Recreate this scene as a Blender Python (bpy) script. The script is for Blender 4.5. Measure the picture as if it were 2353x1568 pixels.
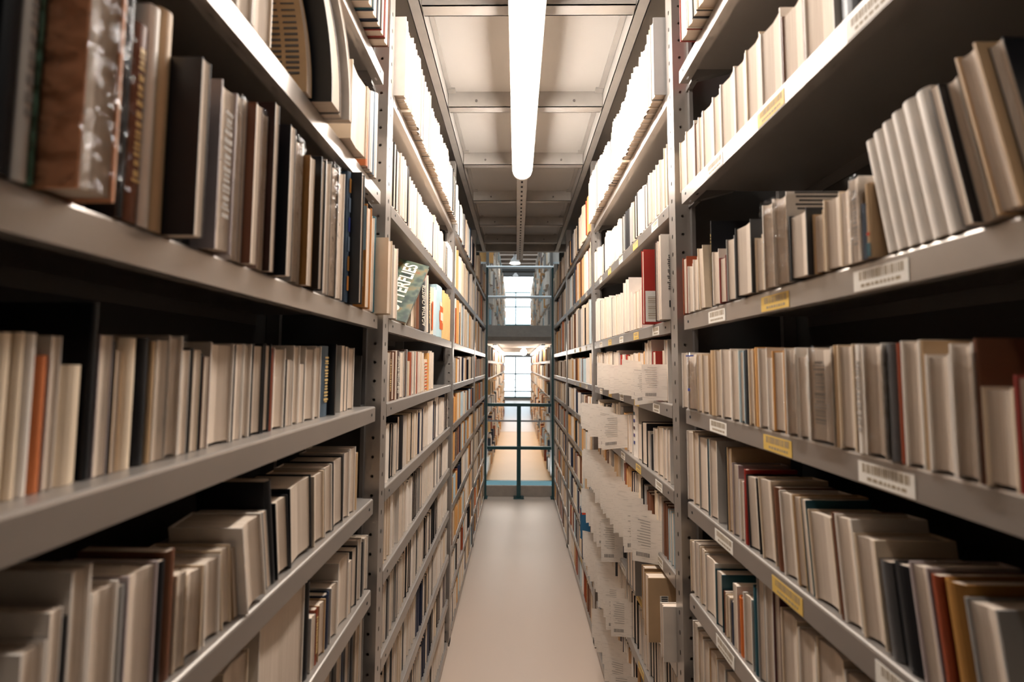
import bpy, bmesh, math, random
from mathutils import Vector, Matrix
import numpy as np
SC = bpy.context.scene
for o in list(bpy.data.objects): bpy.data.objects.remove(o)
COL = SC.collection
R = random.Random(7)

# ------------------------------------------------------------------ camera
EYE = 1.54
FPX, CX, CY = 940.0, 1176.5, 784.0
def _n(v): return v / np.linalg.norm(v)
_y = _n(np.array([(1187 - CX) / FPX, -(840 - CY) / FPX, 1.0]))
_up = np.array([math.sin(math.radians(.236)), math.cos(math.radians(.236)), 0])
_z = _n(_up - _y * np.dot(_up, _y))
_x = -np.cross(_y, _z)
RW = np.array([_x, _y, _z])                 # world axes in camera (right, up, forward) terms
cam = bpy.data.cameras.new('camera'); camo = bpy.data.objects.new('camera', cam); COL.objects.link(camo)
cam.sensor_width = 36; cam.lens = FPX / 2353 * 36; cam.clip_start = .02
cam.dof.use_dof = True; cam.dof.focus_distance = 1.7; cam.dof.aperture_fstop = 2.6
r_, u_, f_ = RW[:, 0], RW[:, 1], RW[:, 2]
camo.matrix_world = Matrix(((r_[0], u_[0], -f_[0], 0), (r_[1], u_[1], -f_[1], 0), (r_[2], u_[2], -f_[2], EYE), (0, 0, 0, 1)))
SC.camera = camo
def proj(x, y, z):                           # world point -> pixel of the 2353 x 1568 frame
    c = RW.T @ np.array([x, y, z - EYE])
    if c[2] < .02: return None
    return CX + FPX * c[0] / c[2], CY - FPX * c[1] / c[2]

# ------------------------------------------------------------------ sky, exposure
w = bpy.data.worlds.new('sky'); SC.world = w; w.use_nodes = True
bg = w.node_tree.nodes['Background']; bg.inputs[0].default_value = (.80, .92, 1.0, 1); bg.inputs[1].default_value = 3.6
SC.view_settings.view_transform = 'Standard'; SC.view_settings.look = 'None'
SC.view_settings.gamma = 1.0; SC.view_settings.exposure = 0.5
LAMP = 56.0                                  # strength of the fluorescent diffusers
LAMP_COL = (1.0, .93, .86)

# ------------------------------------------------------------------ materials
def lin(c): c /= 255; return c / 12.92 if c <= .04045 else ((c + .055) / 1.055) ** 2.4
def rgb(r, g, b): return (lin(r), lin(g), lin(b), 1)
def new_mat(name):
    m = bpy.data.materials.new(name); m.use_nodes = True
    nt = m.node_tree; p = nt.nodes['Principled BSDF']; return m, nt, p
def mat(name, col, rough=.6, metal=0, noise=0, scale=40, bump=0, stretch=None, coat=0):
    m, nt, p = new_mat(name)
    p.inputs['Base Color'].default_value = rgb(*col); p.inputs['Roughness'].default_value = rough
    p.inputs['Metallic'].default_value = metal
    if coat: p.inputs['Coat Weight'].default_value = coat
    if noise or bump:
        tc = nt.nodes.new('ShaderNodeTexCoord'); mp = nt.nodes.new('ShaderNodeMapping')
        nt.links.new(tc.outputs['Object'], mp.inputs[0])
        if stretch: mp.inputs['Scale'].default_value = stretch
        n = nt.nodes.new('ShaderNodeTexNoise'); n.inputs['Scale'].default_value = scale; n.inputs['Detail'].default_value = 4
        nt.links.new(mp.outputs[0], n.inputs[0])
        if noise:
            mx = nt.nodes.new('ShaderNodeMix'); mx.data_type = 'RGBA'
            mx.inputs[6].default_value = rgb(*[max(0, c * (1 - noise)) for c in col])
            mx.inputs[7].default_value = rgb(*[min(255, c * (1 + noise * .6)) for c in col])
            nt.links.new(n.outputs[0], mx.inputs[0]); nt.links.new(mx.outputs[2], p.inputs['Base Color'])
        if bump:
            b = nt.nodes.new('ShaderNodeBump'); b.inputs['Strength'].default_value = bump; b.inputs['Distance'].default_value = .002
            nt.links.new(n.outputs[0], b.inputs['Height']); nt.links.new(b.outputs[0], p.inputs['Normal'])
    return m
def emit(name, col, s):
    m, nt, p = new_mat(name); p.inputs['Base Color'].default_value = (.9, .9, .9, 1)
    p.inputs['Emission Color'].default_value = (*col, 1); p.inputs['Emission Strength'].default_value = s; return m
STEEL = mat('grey_painted_steel', (170, 163, 156), .34, .65, .05, 9, .03, (1, 1, 1))
STEEL2 = mat('grey_inner_steel', (104, 100, 97), .5, .2, .08, 6)  # tone darkened to deepen the shade inside the bays
PANEL = mat('grey_back_sheet', (62, 60, 58), .6, .1, .08, 5)  # colour taken darker for the shade deep in the shelves
DARK = mat('dark_slot', (22, 22, 24), .9)
BEAM = mat('galvanised_beam', (176, 171, 165), .4, .45, .10, 14, .03)
CEIL = mat('ceiling_board', (176, 171, 165), .8, 0, .03, 3)
FLOORM = mat('worn_linoleum', (200, 180, 163), .36, 0, .05, 1.6, .04, (1, .35, 1))
FLOORT = mat('tan_linoleum', (206, 172, 130), .4, 0, .05, 2)
TEAL = mat('teal_paint', (40, 80, 84), .4, .1, .06, 12)
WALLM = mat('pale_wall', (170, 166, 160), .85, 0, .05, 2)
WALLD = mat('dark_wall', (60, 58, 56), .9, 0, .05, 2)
CONC = mat('grey_concrete', (168, 158, 148), .8, 0, .1, 20)
WHITEP = mat('white_paint', (225, 228, 228), .45, .1)
LENS = emit('lit_diffuser', LAMP_COL, LAMP)
BULB = emit('lit_bulb', (1.0, .93, .84), 34)
LENS2 = emit('dim_lit_diffuser', LAMP_COL, LAMP * .08)
PALE = mat('plain_paper', (226, 220, 210), .75, 0, .03, 60)
INK = mat('printed_ink', (92, 88, 86), .8)
LBLW = mat('white_label_paper', (236, 230, 220), .6, 0, .02, 80)
LBLY = mat('yellow_label_paper', (226, 188, 96), .6, 0, .04, 80)
INKD = mat('barcode_ink', (164, 146, 120), .8)
INKF = mat('faint_print', (176, 168, 160), .8)
INKK = mat('black_ink', (30, 28, 30), .8)
def pages_mat():
    m, nt, p = new_mat('page_edges'); p.inputs['Roughness'].default_value = .8
    tc = nt.nodes.new('ShaderNodeTexCoord'); mp = nt.nodes.new('ShaderNodeMapping'); mp.inputs['Scale'].default_value = (8, 900, 6)
    n = nt.nodes.new('ShaderNodeTexNoise'); n.inputs['Scale'].default_value = 1.0; n.inputs['Detail'].default_value = 3
    cr = nt.nodes.new('ShaderNodeValToRGB'); cr.color_ramp.elements[0].position = .3; cr.color_ramp.elements[1].position = .75
    cr.color_ramp.elements[0].color = rgb(200, 180, 160); cr.color_ramp.elements[1].color = rgb(230, 214, 197)
    oi = nt.nodes.new('ShaderNodeObjectInfo'); hv = nt.nodes.new('ShaderNodeHueSaturation')
    mr = nt.nodes.new('ShaderNodeMapRange'); mr.inputs[3].default_value = .84; mr.inputs[4].default_value = 1.06
    nt.links.new(oi.outputs['Random'], mr.inputs[0]); nt.links.new(mr.outputs[0], hv.inputs['Value'])
    nt.links.new(tc.outputs['Object'], mp.inputs[0]); nt.links.new(mp.outputs[0], n.inputs[0]); nt.links.new(n.outputs[0], cr.inputs[0])
    nt.links.new(cr.outputs[0], hv.inputs['Color']); nt.links.new(hv.outputs[0], p.inputs['Base Color']); return m
PAGES = pages_mat()
PAGES2 = mat('aged_page_edges', (214, 190, 160), .8, 0, .08, 1, 0, (8, 900, 6))
PC = dict(w=(230, 220, 209), c=(226, 206, 180), k=(20, 22, 27), g=(150, 146, 142), g2=(92, 90, 90), br=(112, 68, 44), br2=(118, 92, 72), dbr=(58, 34, 28),
          o=(204, 116, 66), o2=(214, 160, 96), o3=(204, 104, 36), r=(140, 44, 34), red=(168, 44, 32), rust=(148, 66, 34), dr=(76, 22, 24), b=(28, 40, 66),
          t=(24, 76, 88), gn=(96, 134, 108), oc=(150, 104, 44), tan=(196, 164, 126), tan2=(222, 182, 124), lil=(176, 162, 160), slate=(84, 102, 118), bl=(110, 124, 144),
          lb=(186, 204, 210), sky=(176, 204, 212), pic=(52, 72, 92), or2=(206, 138, 66), pk=(206, 150, 130), pch=(232, 166, 122), blu=(40, 96, 132), pu=(84, 66, 120), y=(218, 168, 72))
CNAME = dict(w='white', c='cream', k='black', g='grey', g2='dark grey', br='brown', br2='mottled brown', dbr='dark brown', o='orange-brown', o2='pale orange', o3='bright orange',
             r='dark red', red='red', rust='rust-red', dr='maroon', b='navy', t='teal', gn='green', oc='ochre', tan='tan', tan2='sandy yellow', lil='grey-lilac', slate='slate-blue',
             bl='blue-grey', lb='pale blue', sky='sky-blue', pic='blue picture', or2='amber', pk='pink', pch='orange-brown', blu='blue', pu='purple', y='yellow')
COVER = {k: mat(CNAME[k].replace(' ', '_') + '_book_cover', v, .42 if k in 'kbt' else .5, 0, .07 if k not in ('br2', 'pic') else .5, 25) for k, v in PC.items()}
def wrap_mat():
    m, nt, p = new_mat('clear_plastic_wrap')
    out = nt.nodes['Material Output']; tr = nt.nodes.new('ShaderNodeBsdfTransparent'); gl = nt.nodes.new('ShaderNodeBsdfGlossy')
    gl.inputs['Roughness'].default_value = .12; mx = nt.nodes.new('ShaderNodeMixShader'); lw = nt.nodes.new('ShaderNodeLayerWeight'); lw.inputs[0].default_value = .16
    n = nt.nodes.new('ShaderNodeTexNoise'); n.inputs['Scale'].default_value = 45; n.inputs['Detail'].default_value = 3
    tc = nt.nodes.new('ShaderNodeTexCoord'); nt.links.new(tc.outputs['Object'], n.inputs[0])
    b = nt.nodes.new('ShaderNodeBump'); b.inputs['Strength'].default_value = .9; b.inputs['Distance'].default_value = .01
    nt.links.new(n.outputs[0], b.inputs['Height']); nt.links.new(b.outputs[0], gl.inputs['Normal']); nt.links.new(b.outputs[0], lw.inputs['Normal'])
    nt.links.new(lw.outputs['Fresnel'], mx.inputs[0]); nt.links.new(tr.outputs[0], mx.inputs[1]); nt.links.new(gl.outputs[0], mx.inputs[2])
    nt.links.new(mx.outputs[0], out.inputs[0]); return m
WRAP = wrap_mat()

# ------------------------------------------------------------------ mesh helpers
class MB:
    def __init__(s): s.v = []; s.f = []; s.m = []; s.mats = []
    def mi(s, m):
        if m not in s.mats: s.mats.append(m)
        return s.mats.index(m)
    def add(s, vs, fs, m):
        k = len(s.v); i = s.mi(m); s.v += [tuple(v) for v in vs]
        for f in fs: s.f.append(tuple(k + a for a in f)); s.m.append(i)
    def box(s, x0, x1, y0, y1, z0, z1, m):
        s.add([(x, y, z) for x in (x0, x1) for y in (y0, y1) for z in (z0, z1)],
              [(0, 1, 3, 2), (4, 6, 7, 5), (0, 4, 5, 1), (2, 3, 7, 6), (0, 2, 6, 4), (1, 5, 7, 3)], m)
    def prism(s, poly, z0, z1, m):                      # polygon in xy, extruded in z
        n = len(poly); s.add([(x, y, z0) for x, y in poly] + [(x, y, z1) for x, y in poly],
              [tuple(range(n - 1, -1, -1)), tuple(range(n, 2 * n))] + [(i, (i + 1) % n, n + (i + 1) % n, n + i) for i in range(n)], m)
    def prism_y(s, poly, y0, y1, m):                    # polygon in xz, extruded in y
        n = len(poly); s.add([(x, y0, z) for x, z in poly] + [(x, y1, z) for x, z in poly],
              [tuple(range(n)), tuple(range(2 * n - 1, n - 1, -1))] + [(i, n + i, n + (i + 1) % n, (i + 1) % n) for i in range(n)], m)
    def tube(s, a, b, r, m, n=10, r2=None):
        a, b = Vector(a), Vector(b); d = (b - a).normalized(); u = d.orthogonal().normalized(); w_ = d.cross(u); r2 = r if r2 is None else r2
        vs = [a + (u * math.cos(t) + w_ * math.sin(t)) * r for t in [2 * math.pi * i / n for i in range(n)]] + \
             [b + (u * math.cos(t) + w_ * math.sin(t)) * r2 for t in [2 * math.pi * i / n for i in range(n)]]
        s.add(vs, [(i, (i + 1) % n, n + (i + 1) % n, n + i) for i in range(n)] + [tuple(range(n - 1, -1, -1)), tuple(range(n, 2 * n))], m)
    def lathe(s, c, prof, m, n=20):
        k = len(prof); vs = []
        for i in range(n):
            t = 2 * math.pi * i / n; vs += [(c[0] + r * math.cos(t), c[1] + r * math.sin(t), c[2] + z) for r, z in prof]
        s.add(vs, [(i * k + j, ((i + 1) % n) * k + j, ((i + 1) % n) * k + j + 1, i * k + j + 1) for i in range(n) for j in range(k - 1)], m)
    def mirror_x(s):
        s.v = [(-x, y, z) for x, y, z in s.v]; s.f = [tuple(reversed(f)) for f in s.f]
    def build(s, name, parent=None, bevel=0, smooth=False, fix=False):
        me = bpy.data.meshes.new(name); me.from_pydata(s.v, [], s.f)
        for m in s.mats: me.materials.append(m)
        me.polygons.foreach_set('material_index', s.m)
        if fix:
            b = bmesh.new(); b.from_mesh(me); bmesh.ops.recalc_face_normals(b, faces=b.faces); b.to_mesh(me); b.free()
        if smooth: me.polygons.foreach_set('use_smooth', [True] * len(me.polygons))
        me.update(); o = bpy.data.objects.new(name, me); COL.objects.link(o)
        if parent: o.parent = parent
        if bevel:
            bv = o.modifiers.new('edge', 'BEVEL'); bv.width = bevel; bv.segments = 2; bv.limit_method = 'ANGLE'
        return o
def tag(o, label, cat, group=None, kind=None):
    o['label'] = label; o['category'] = cat
    if group: o['group'] = group
    if kind: o['kind'] = kind
    return o
def thing(name, label, cat, loc=(0, 0, 0), rot=None, group=None):
    o = bpy.data.objects.new(name, None); o.empty_display_size = .05; COL.objects.link(o); o.location = loc
    if rot: o.rotation_euler = rot
    return tag(o, label, cat, group)
def struct(name, mb, **k):
    o = mb.build(name, **k); o['kind'] = 'structure'; return o

# ------------------------------------------------------------------ floor, ceiling, walls
FX = {'L': -.365, 'R': .435}                # aisle faces of the two rows of shelving
OUT = {'L': 1, 'R': -1}
ZL = {k: EYE + v for k, v in dict(A=.797, B=.465, C=.132, D=-.108, E=-.342, F=-.567, G=-.797, H=-1.03, I=-1.265, J=-1.49).items()}
CEIL_Z = EYE + 1.275; BEAM_Z = EYE + 1.2
m = MB(); m.box(-1.05, 1.12, -1.6, 4.93, -.06, 0, FLOORM); struct('floor', m)
m = MB(); m.box(-1.6, 1.7, 5.6, 18.2, -.03, 0, FLOORT); m.box(-1.6, 1.7, 9.6, 18.2, -.0, .002, FLOORM); struct('floor', m)
m = MB(); m.box(-3.2, 3.3, 4.93, 5.62, -.9, -.8, CONC); struct('floor', m)
m = MB(); m.box(-1.05, 1.12, -1.6, 4.27, CEIL_Z, CEIL_Z + .05, CEIL); struct('ceiling', m)
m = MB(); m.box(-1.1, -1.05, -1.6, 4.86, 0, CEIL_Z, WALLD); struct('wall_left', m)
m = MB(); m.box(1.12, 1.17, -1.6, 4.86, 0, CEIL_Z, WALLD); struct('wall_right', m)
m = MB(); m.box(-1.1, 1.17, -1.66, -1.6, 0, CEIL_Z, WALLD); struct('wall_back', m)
# ceiling beams: two along the aisle, five across it
def zbeam(m, x0, x1, y0, y1, axis):
    if axis == 'y':
        m.box(x0, x1, y0, y1, BEAM_Z, BEAM_Z + .003, BEAM); m.box(x0, x0 + .003, y0, y1, BEAM_Z, CEIL_Z, BEAM); m.box(x1 - .003, x1, y0, y1, BEAM_Z, CEIL_Z, BEAM)
    else:
        m.box(x0, x1, y0, y0 + .003, BEAM_Z, CEIL_Z, BEAM); m.box(x0, x1, y0, y1, BEAM_Z, BEAM_Z + .003, BEAM); m.box(x0, x1, y1 - .003, y1, BEAM_Z, BEAM_Z + .018, BEAM)
        for xx in (x0 + .13, x1 - .13): m.tube((xx, y0 - .004, BEAM_Z + .03), (xx, y0, BEAM_Z + .03), .006, STEEL2, 8)
n = 0
for x0, x1 in ((-.366, -.326), (.396, .436)):
    n += 1; m = MB(); zbeam(m, x0, x1, -1.6, 4.25, 'y'); struct('trim_%d' % n, m)
for y in (1.296, 1.835, 2.383, 2.922, 3.446, 3.93):
    n += 1; m = MB(); zbeam(m, -.322, .392, y, y + .042, 'x')
    for s in (-.324, .358):
        m.box(s, s + .036, y - .03, y + .06, CEIL_Z - .008, CEIL_Z - .001, BEAM)
    struct('trim_%d' % n, m)
for x0, x1 in ((-.325, -.306), (.372, .395)):
    n += 1; m = MB(); m.box(x0, x1, -1.6, 4.25, CEIL_Z - .006, CEIL_Z - .001, BEAM); struct('trim_%d' % n, m)
n += 1; m = MB(); m.box(-1.1, 1.17, 4.25, 4.29, BEAM_Z, CEIL_Z + .06, BEAM); struct('trim_%d' % n, m)

# ------------------------------------------------------------------ the lamp over the aisle
def batten(y0, y1, lit, label):
    t = thing('ceiling_light', label, 'ceiling light', (.029, y0, EYE + 1.085), None)
    L = y1 - y0; m = MB()
    m.prism_y([(-.060, .046), (-.060, .066), (-.034, .098), (.034, .098), (.060, .066), (.060, .046)] if lit else [(-.034, .05), (-.034, .098), (.034, .098), (.034, .05)], 0, L, BEAM)
    m.build('housing', t, .003)
    if lit:
        m = MB(); N = 12; pts = []
        for i in range(N + 1):
            a = math.pi * i / N; pts.append((-.053 * math.cos(a), .0455 - .0455 * math.sin(a)))
        m.prism_y(pts, .015, L - .015, lit); o = m.build('diffuser', t, fix=True); o['label'] = 'lit white diffuser'
        for ya, yb in ((0, .015), (L - .015, L)):
            m = MB(); m.prism_y([(x * 1.02, .0455 - (.0455 - z) * 1.02) for x, z in pts], ya, yb, PALE); m.build('end_cap', t, fix=True)
    else:
        for k in range(int(L / .06)):
            pass
        m = MB()
        for k in range(int(L / .07)):
            m.box(-.006, .006, .03 + k * .07, .055 + k * .07, .0485, .0495, DARK)
        m.build('slot', t)
    return t
batten(.78, 2.34, LENS, 'long lit fluorescent batten hanging over the middle of the aisle')
batten(-1.10, .44, LENS2, 'second lit fluorescent batten above and behind the camera')
batten(2.36, 4.35, False, 'unlit grey slotted cable tray continuing beyond the lit batten')

# ------------------------------------------------------------------ shelving
def hole_strip(m, org, u, v, wd, pitch, n, rx, ry, mt):
    org, u, v = Vector(org), Vector(u), Vector(v)
    out = [(-1, -1), (0, -1), (1, -1), (1, 0), (1, 1), (0, 1), (-1, 1), (-1, 0)]
    for k in range(n):
        c = org + v * (pitch * (k + .5)); vs = []
        for a, b in out: vs.append(c + u * (a * wd / 2) + v * (b * pitch / 2))
        for a, b in out:
            l = 1 / max(1, math.hypot(a, b)); vs.append(c + u * (a * l * rx) + v * (b * l * ry))
        m.add(vs, [(i, (i + 1) % 8, 8 + (i + 1) % 8, 8 + i) for i in range(8)], mt)
POSTS = [(-.117, -.072), (1.108, 1.153), (2.333, 2.378), (3.558, 3.603), (4.775, 4.82)]
HGT = BEAM_Z - .002
ORD = ['first', 'second', 'third', 'fourth', 'fifth', 'sixth', 'seventh', 'eighth', 'ninth', 'tenth', 'eleventh', 'twelfth', 'thirteenth', 'fourteenth', 'fifteenth', 'sixteenth', 'seventeenth', 'eighteenth', 'nineteenth']
_t = {2: 'twent', 3: 'thirt', 4: 'fort', 5: 'fift', 6: 'sixt', 7: 'sevent', 8: 'eight', 9: 'ninet'}
def ordi(k):
    if k < 20: return ORD[k - 1]
    a, b = divmod(k, 10)
    return _t.get(a, 'many') + ('ieth' if b == 0 else 'y-' + ORD[b - 1])
LEV = 'ABCDEFGHIJ'
def post_mesh(sd, ya, yb, holes):
    m = MB(); wd = yb - ya; n = int(HGT / .05)
    if holes:
        hole_strip(m, (0, (ya + yb) / 2, 0), (0, 1, 0), (0, 0, 1), wd, HGT / n, n, .0034, .0065, STEEL)
        hole_strip(m, (-.02, ya, 0), (1, 0, 0), (0, 0, 1), .04, HGT / n, n, .0042, .0042, STEEL)
    else:
        m.add([(0, ya, 0), (0, yb, 0), (0, yb, HGT), (0, ya, HGT), (-.04, ya, 0), (-.04, ya, HGT)], [(0, 1, 2, 3), (4, 0, 3, 5)], STEEL)
    m.add([(0, yb, 0), (-.04, yb, 0), (-.04, yb, HGT), (0, yb, HGT)], [(0, 1, 2, 3)], STEEL)
    m.box(-.012, -.008, ya + .004, yb - .004, 0, HGT, STEEL2)
    m.box(-.05, -.04, ya - .012, ya + .004, 0, HGT, STEEL2)
    m.box(-.002, .002, ya - .001, yb + .001, 0, .02, DARK)
    if OUT[sd] < 0: m.mirror_x()
    return m
def shelf_mesh(sd, ya, yb, lvl, bay):
    m = MB(); prof = [(-.32, 0), (-.004, 0), (-.0012, -.0012), (0, -.004), (0, -.038), (-.002, -.038), (-.002, -.004), (-.0035, -.002), (-.32, -.002)]
    m.prism_y(prof, ya, yb, STEEL)
    nn = int((yb - ya) / .042)
    hole_strip(m, (-.0125, ya, -.0378), (1, 0, 0), (0, 1, 0), .022, (yb - ya) / nn, nn, .003, .0062, STEEL)
    m.box(-.0245, -.0228, ya, yb, -.0378, -.030, STEEL)
    m.box(-.32, -.318, ya, yb, -.03, 0, STEEL2)
    for yy in (ya + .04, yb - .025):
        m.tube((0, yy, -.019), (.0004, yy, -.019), .0038, DARK, 8)
    if OUT[sd] < 0: m.mirror_x()
    return m
def barcode_label(sd, y, yellow, h=.026, wdt=.074):
    m = MB(); q = LBLY if yellow else LBLW
    m.box(.0002, .0007, y - wdt / 2, y + wdt / 2, -.036, -.036 + h, q)
    yy = y - wdt / 2 + .006; rr = random.Random(int(y * 1000))
    while yy < y + wdt / 2 - .008:
        b = rr.choice((.0012, .0012, .0022, .003)); m.box(.0007, .0009, yy, yy + b, -.036 + h * .5, -.036 + h * .92, INKD); yy += b + rr.choice((.0012, .002))
    yy = y - wdt / 2 + .010
    while yy < y + wdt / 2 - .014:
        b = rr.choice((.003, .005, .006)); m.box(.0007, .0009, yy, yy + b, -.036 + h * .16, -.036 + h * .32, INKD); yy += b + .002
    if OUT[sd] < 0: m.mirror_x()
    return m
BAYN = ['nearest', 'second', 'third', 'fourth']
SIDE = {'L': 'left', 'R': 'right'}
for sd in 'LR':
    for bay in range(4):
        pa, pb = POSTS[bay], POSTS[bay + 1]
        look = 'crammed with books' if sd == 'L' else 'with barcode labels on its lips'
        if bay > 1: look = 'of colourful books'
        t = thing('shelving_unit', '%s grey steel bay %s, %s side of the aisle' % (BAYN[bay], look, SIDE[sd]), 'bookshelf', (FX[sd], pa[1], 0), None, 'steel shelving bays along the aisle')
        o = -pa[1]
        if bay == 0: post_mesh(sd, pa[0] + o, pa[1] + o, False).build('post', t)
        post_mesh(sd, pb[0] + o, pb[1] + o, bay < 2).build('post', t)
        for ya, yb in ([pa] if bay == 0 else []) + [pb]:
            m = MB(); m.box(-.32, -.285, ya + o, yb + o, 0, HGT, STEEL2)
            if OUT[sd] < 0: m.mirror_x()
            m.build('post', t)
        m = MB(); m.box(-.326, -.322, pa[1] + o, pb[1] + o, .02, HGT, PANEL)  # added sheet, stops light leaking through the back of the bay
        if OUT[sd] < 0: m.mirror_x()
        m.build('light_block_back', t)
        m = MB(); m.box(-.284, -.052, pb[0] + o + .012, pb[0] + o + .015, .02, HGT, PANEL)
        if OUT[sd] < 0: m.mirror_x()
        m.build('side_panel', t)
        for lv in LEV:
            ya, yb = (pa[1] + .004 + o, pb[0] - .045 + o) if bay < 3 else (pa[1] + .004 + o, pb[0] - .01 + o)
            s = shelf_mesh(sd, ya, yb, lv, bay).build('shelf', t, fix=False); s.location.z = ZL[lv]
            if bay < 2:
                m = MB(); m.prism_y([(-.03, -.002), (-.14, -.002), (-.05, -.026), (-.03, -.036)], yb - .006, yb + .012, STEEL2); m.box(-.05, -.036, yb, yb + .05, -.03, -.018, STEEL2)
                if OUT[sd] < 0: m.mirror_x()
                m.build('shelf_bracket', s)
            if sd == 'R' and lv in 'BCDEFGHI' and bay < 3:
                for k, yc in enumerate([.89, .69, .49, .30] if bay == 0 else [1.28, 1.49, 1.70, 1.91, 2.11] if bay == 1 else [2.55, 2.8, 3.05]):
                    l = barcode_label(sd, yc + o + (ord(lv) % 3 - 1) * .006, k % 2 == 1, wdt=.074 if bay == 0 else .06).build('shelf_label', s)
                    l['label'] = 'yellow barcode label' if k % 2 else 'white barcode label'
        if sd == 'L' and bay == 0:
            pass

# ------------------------------------------------------------------ railing and columns at the end of the aisle
for s, nm in ((-1, 'left'), (1, 'right')):
    x = -.378 if s < 0 else .446
    t = thing('steel_column', 'dark teal steel column closing the %s row of shelving' % nm, 'column', (x, 4.855, 0))
    m = MB(); m.box(-.030, .030, -.03, -.022, 0, BEAM_Z - .032, TEAL); m.box(-.030, .030, .022, .03, 0, BEAM_Z - .032, TEAL); m.box(-.004, .004, -.022, .022, 0, BEAM_Z - .032, TEAL); m.build('shaft', t)
    m = MB(); m.box(-.045, .045, -.045, .045, 0, .012, TEAL); m.build('foot_plate', t)
t = thing('guard_rail', 'dark teal tubular guard rail across the end of the aisle', 'railing', (.03, 4.86, 0))
for z in (1.075, .575):
    m = MB(); m.box(-.372, .380, -.018, .018, z - .018, z + .018, TEAL); m.build('rail', t, .004)
m = MB(); m.box(-.024, .024, -.017, .017, .014, 1.09, TEAL); m.build('rail_post', t, .004)
m = MB(); m.box(-.06, .06, -.05, .05, 0, .012, TEAL)
for sx in (-.045, .045): m.tube((sx, -.03, .012), (sx, -.03, .02), .01, STEEL2, 8)
m.build('foot_plate', t)
n += 1; m = MB(); m.box(-.36, .43, 4.905, 4.93, 0, .125, CONC); struct('trim_%d' % n, m)

SLAT = mat('brown_grey_slat', (128, 112, 100), .7)
# ------------------------------------------------------------------ the hall beyond: two storeys
Y0, Y1 = 5.6, 18.2; SLAB0, SLAB1 = EYE + .335, EYE + .545; HALL = EYE + 3.3
m = MB(); m.box(-3.2, 3.3, Y0, 17.2, SLAB0, SLAB0 + .10, CONC); m.box(-3.2, 3.3, Y0, 17.2, SLAB0 + .10, SLAB1, CONC); m.box(-3.2, 3.3, Y0 - .03, Y0, SLAB0 + .055, SLAB1, CONC); struct('ceiling', m)
n += 1; m = MB(); m.box(-1.6, 1.7, Y0 - .04, Y0, -.16, .0, TEAL); struct('trim_%d' % n, m)
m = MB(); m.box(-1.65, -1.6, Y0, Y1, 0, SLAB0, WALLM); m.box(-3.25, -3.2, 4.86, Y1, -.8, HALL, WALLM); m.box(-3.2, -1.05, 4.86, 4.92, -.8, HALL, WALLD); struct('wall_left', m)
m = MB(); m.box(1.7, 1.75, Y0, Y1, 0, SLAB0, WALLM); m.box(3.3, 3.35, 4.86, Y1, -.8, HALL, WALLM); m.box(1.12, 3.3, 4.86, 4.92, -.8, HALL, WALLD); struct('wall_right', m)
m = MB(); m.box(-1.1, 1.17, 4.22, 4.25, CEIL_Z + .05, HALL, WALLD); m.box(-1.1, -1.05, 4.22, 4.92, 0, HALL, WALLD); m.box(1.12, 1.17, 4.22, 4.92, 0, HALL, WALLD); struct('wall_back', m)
m = MB(); m.box(-3.2, -1.3, 4.86, Y1, HALL, HALL + .05, CEIL); m.box(1.4, 3.3, 4.86, Y1, HALL, HALL + .05, CEIL); m.box(-1.3, 1.4, 12.6, 13.3, HALL, HALL + .05, CEIL); struct('ceiling', m)
for k in range(9):
    n += 1; m = MB(); yy = 6.3 + k * .36; m.box(-2.2, 2.3, yy, yy + .25, EYE + 2.30, EYE + 2.35, SLAT); struct('trim_%d' % n, m)
n += 1; m = MB(); m.box(-3.2, 3.3, 9.55, 9.7, EYE + 2.22, HALL, WALLD); m.box(-3.2, 3.3, 12.9, 13.1, EYE + 2.86, HALL, WALLD); struct('trim_%d' % n, m)
# end wall with two tall windows, one to each storey
WX0, WX1 = -.60, .70
wn = []
m = MB(); m.box(-3.2, WX0, Y1, Y1 + .15, -.8, HALL, WALLM); m.box(WX1, 3.3, Y1, Y1 + .15, -.8, HALL, WALLM)
m.box(WX0, WX1, Y1, Y1 + .15, -.8, .10, WALLM); m.box(WX0, WX1, Y1, Y1 + .15, EYE + .62, EYE + 1.78, TEAL); struct('wall_far', m)
def window(i, z0, z1, hz, vx):
    m = MB(); y = Y1 + .02
    for x in [WX0 + .03, WX1 - .03] + vx: m.box(x - .028, x + .028, y, y + .05, z0, z1, TEAL)
    for z in [z0 + .03, z1 - .03] + hz: m.box(WX0, WX1, y, y + .05, z - .028, z + .028, TEAL)
    struct('window_%d' % i, m)
window(1, EYE + 1.78, HALL, [EYE + 2.62], [-.05])
window(2, .10, EYE + .62, [EYE - .38, EYE - 1.15], [-.05])
n += 1; m = MB()
for z in (EYE - .62, EYE - .96): m.tube((-.62, Y1 - .4, z), (.72, Y1 - .4, z), .02, STEEL, 8)
struct('trim_%d' % n, m)
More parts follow.
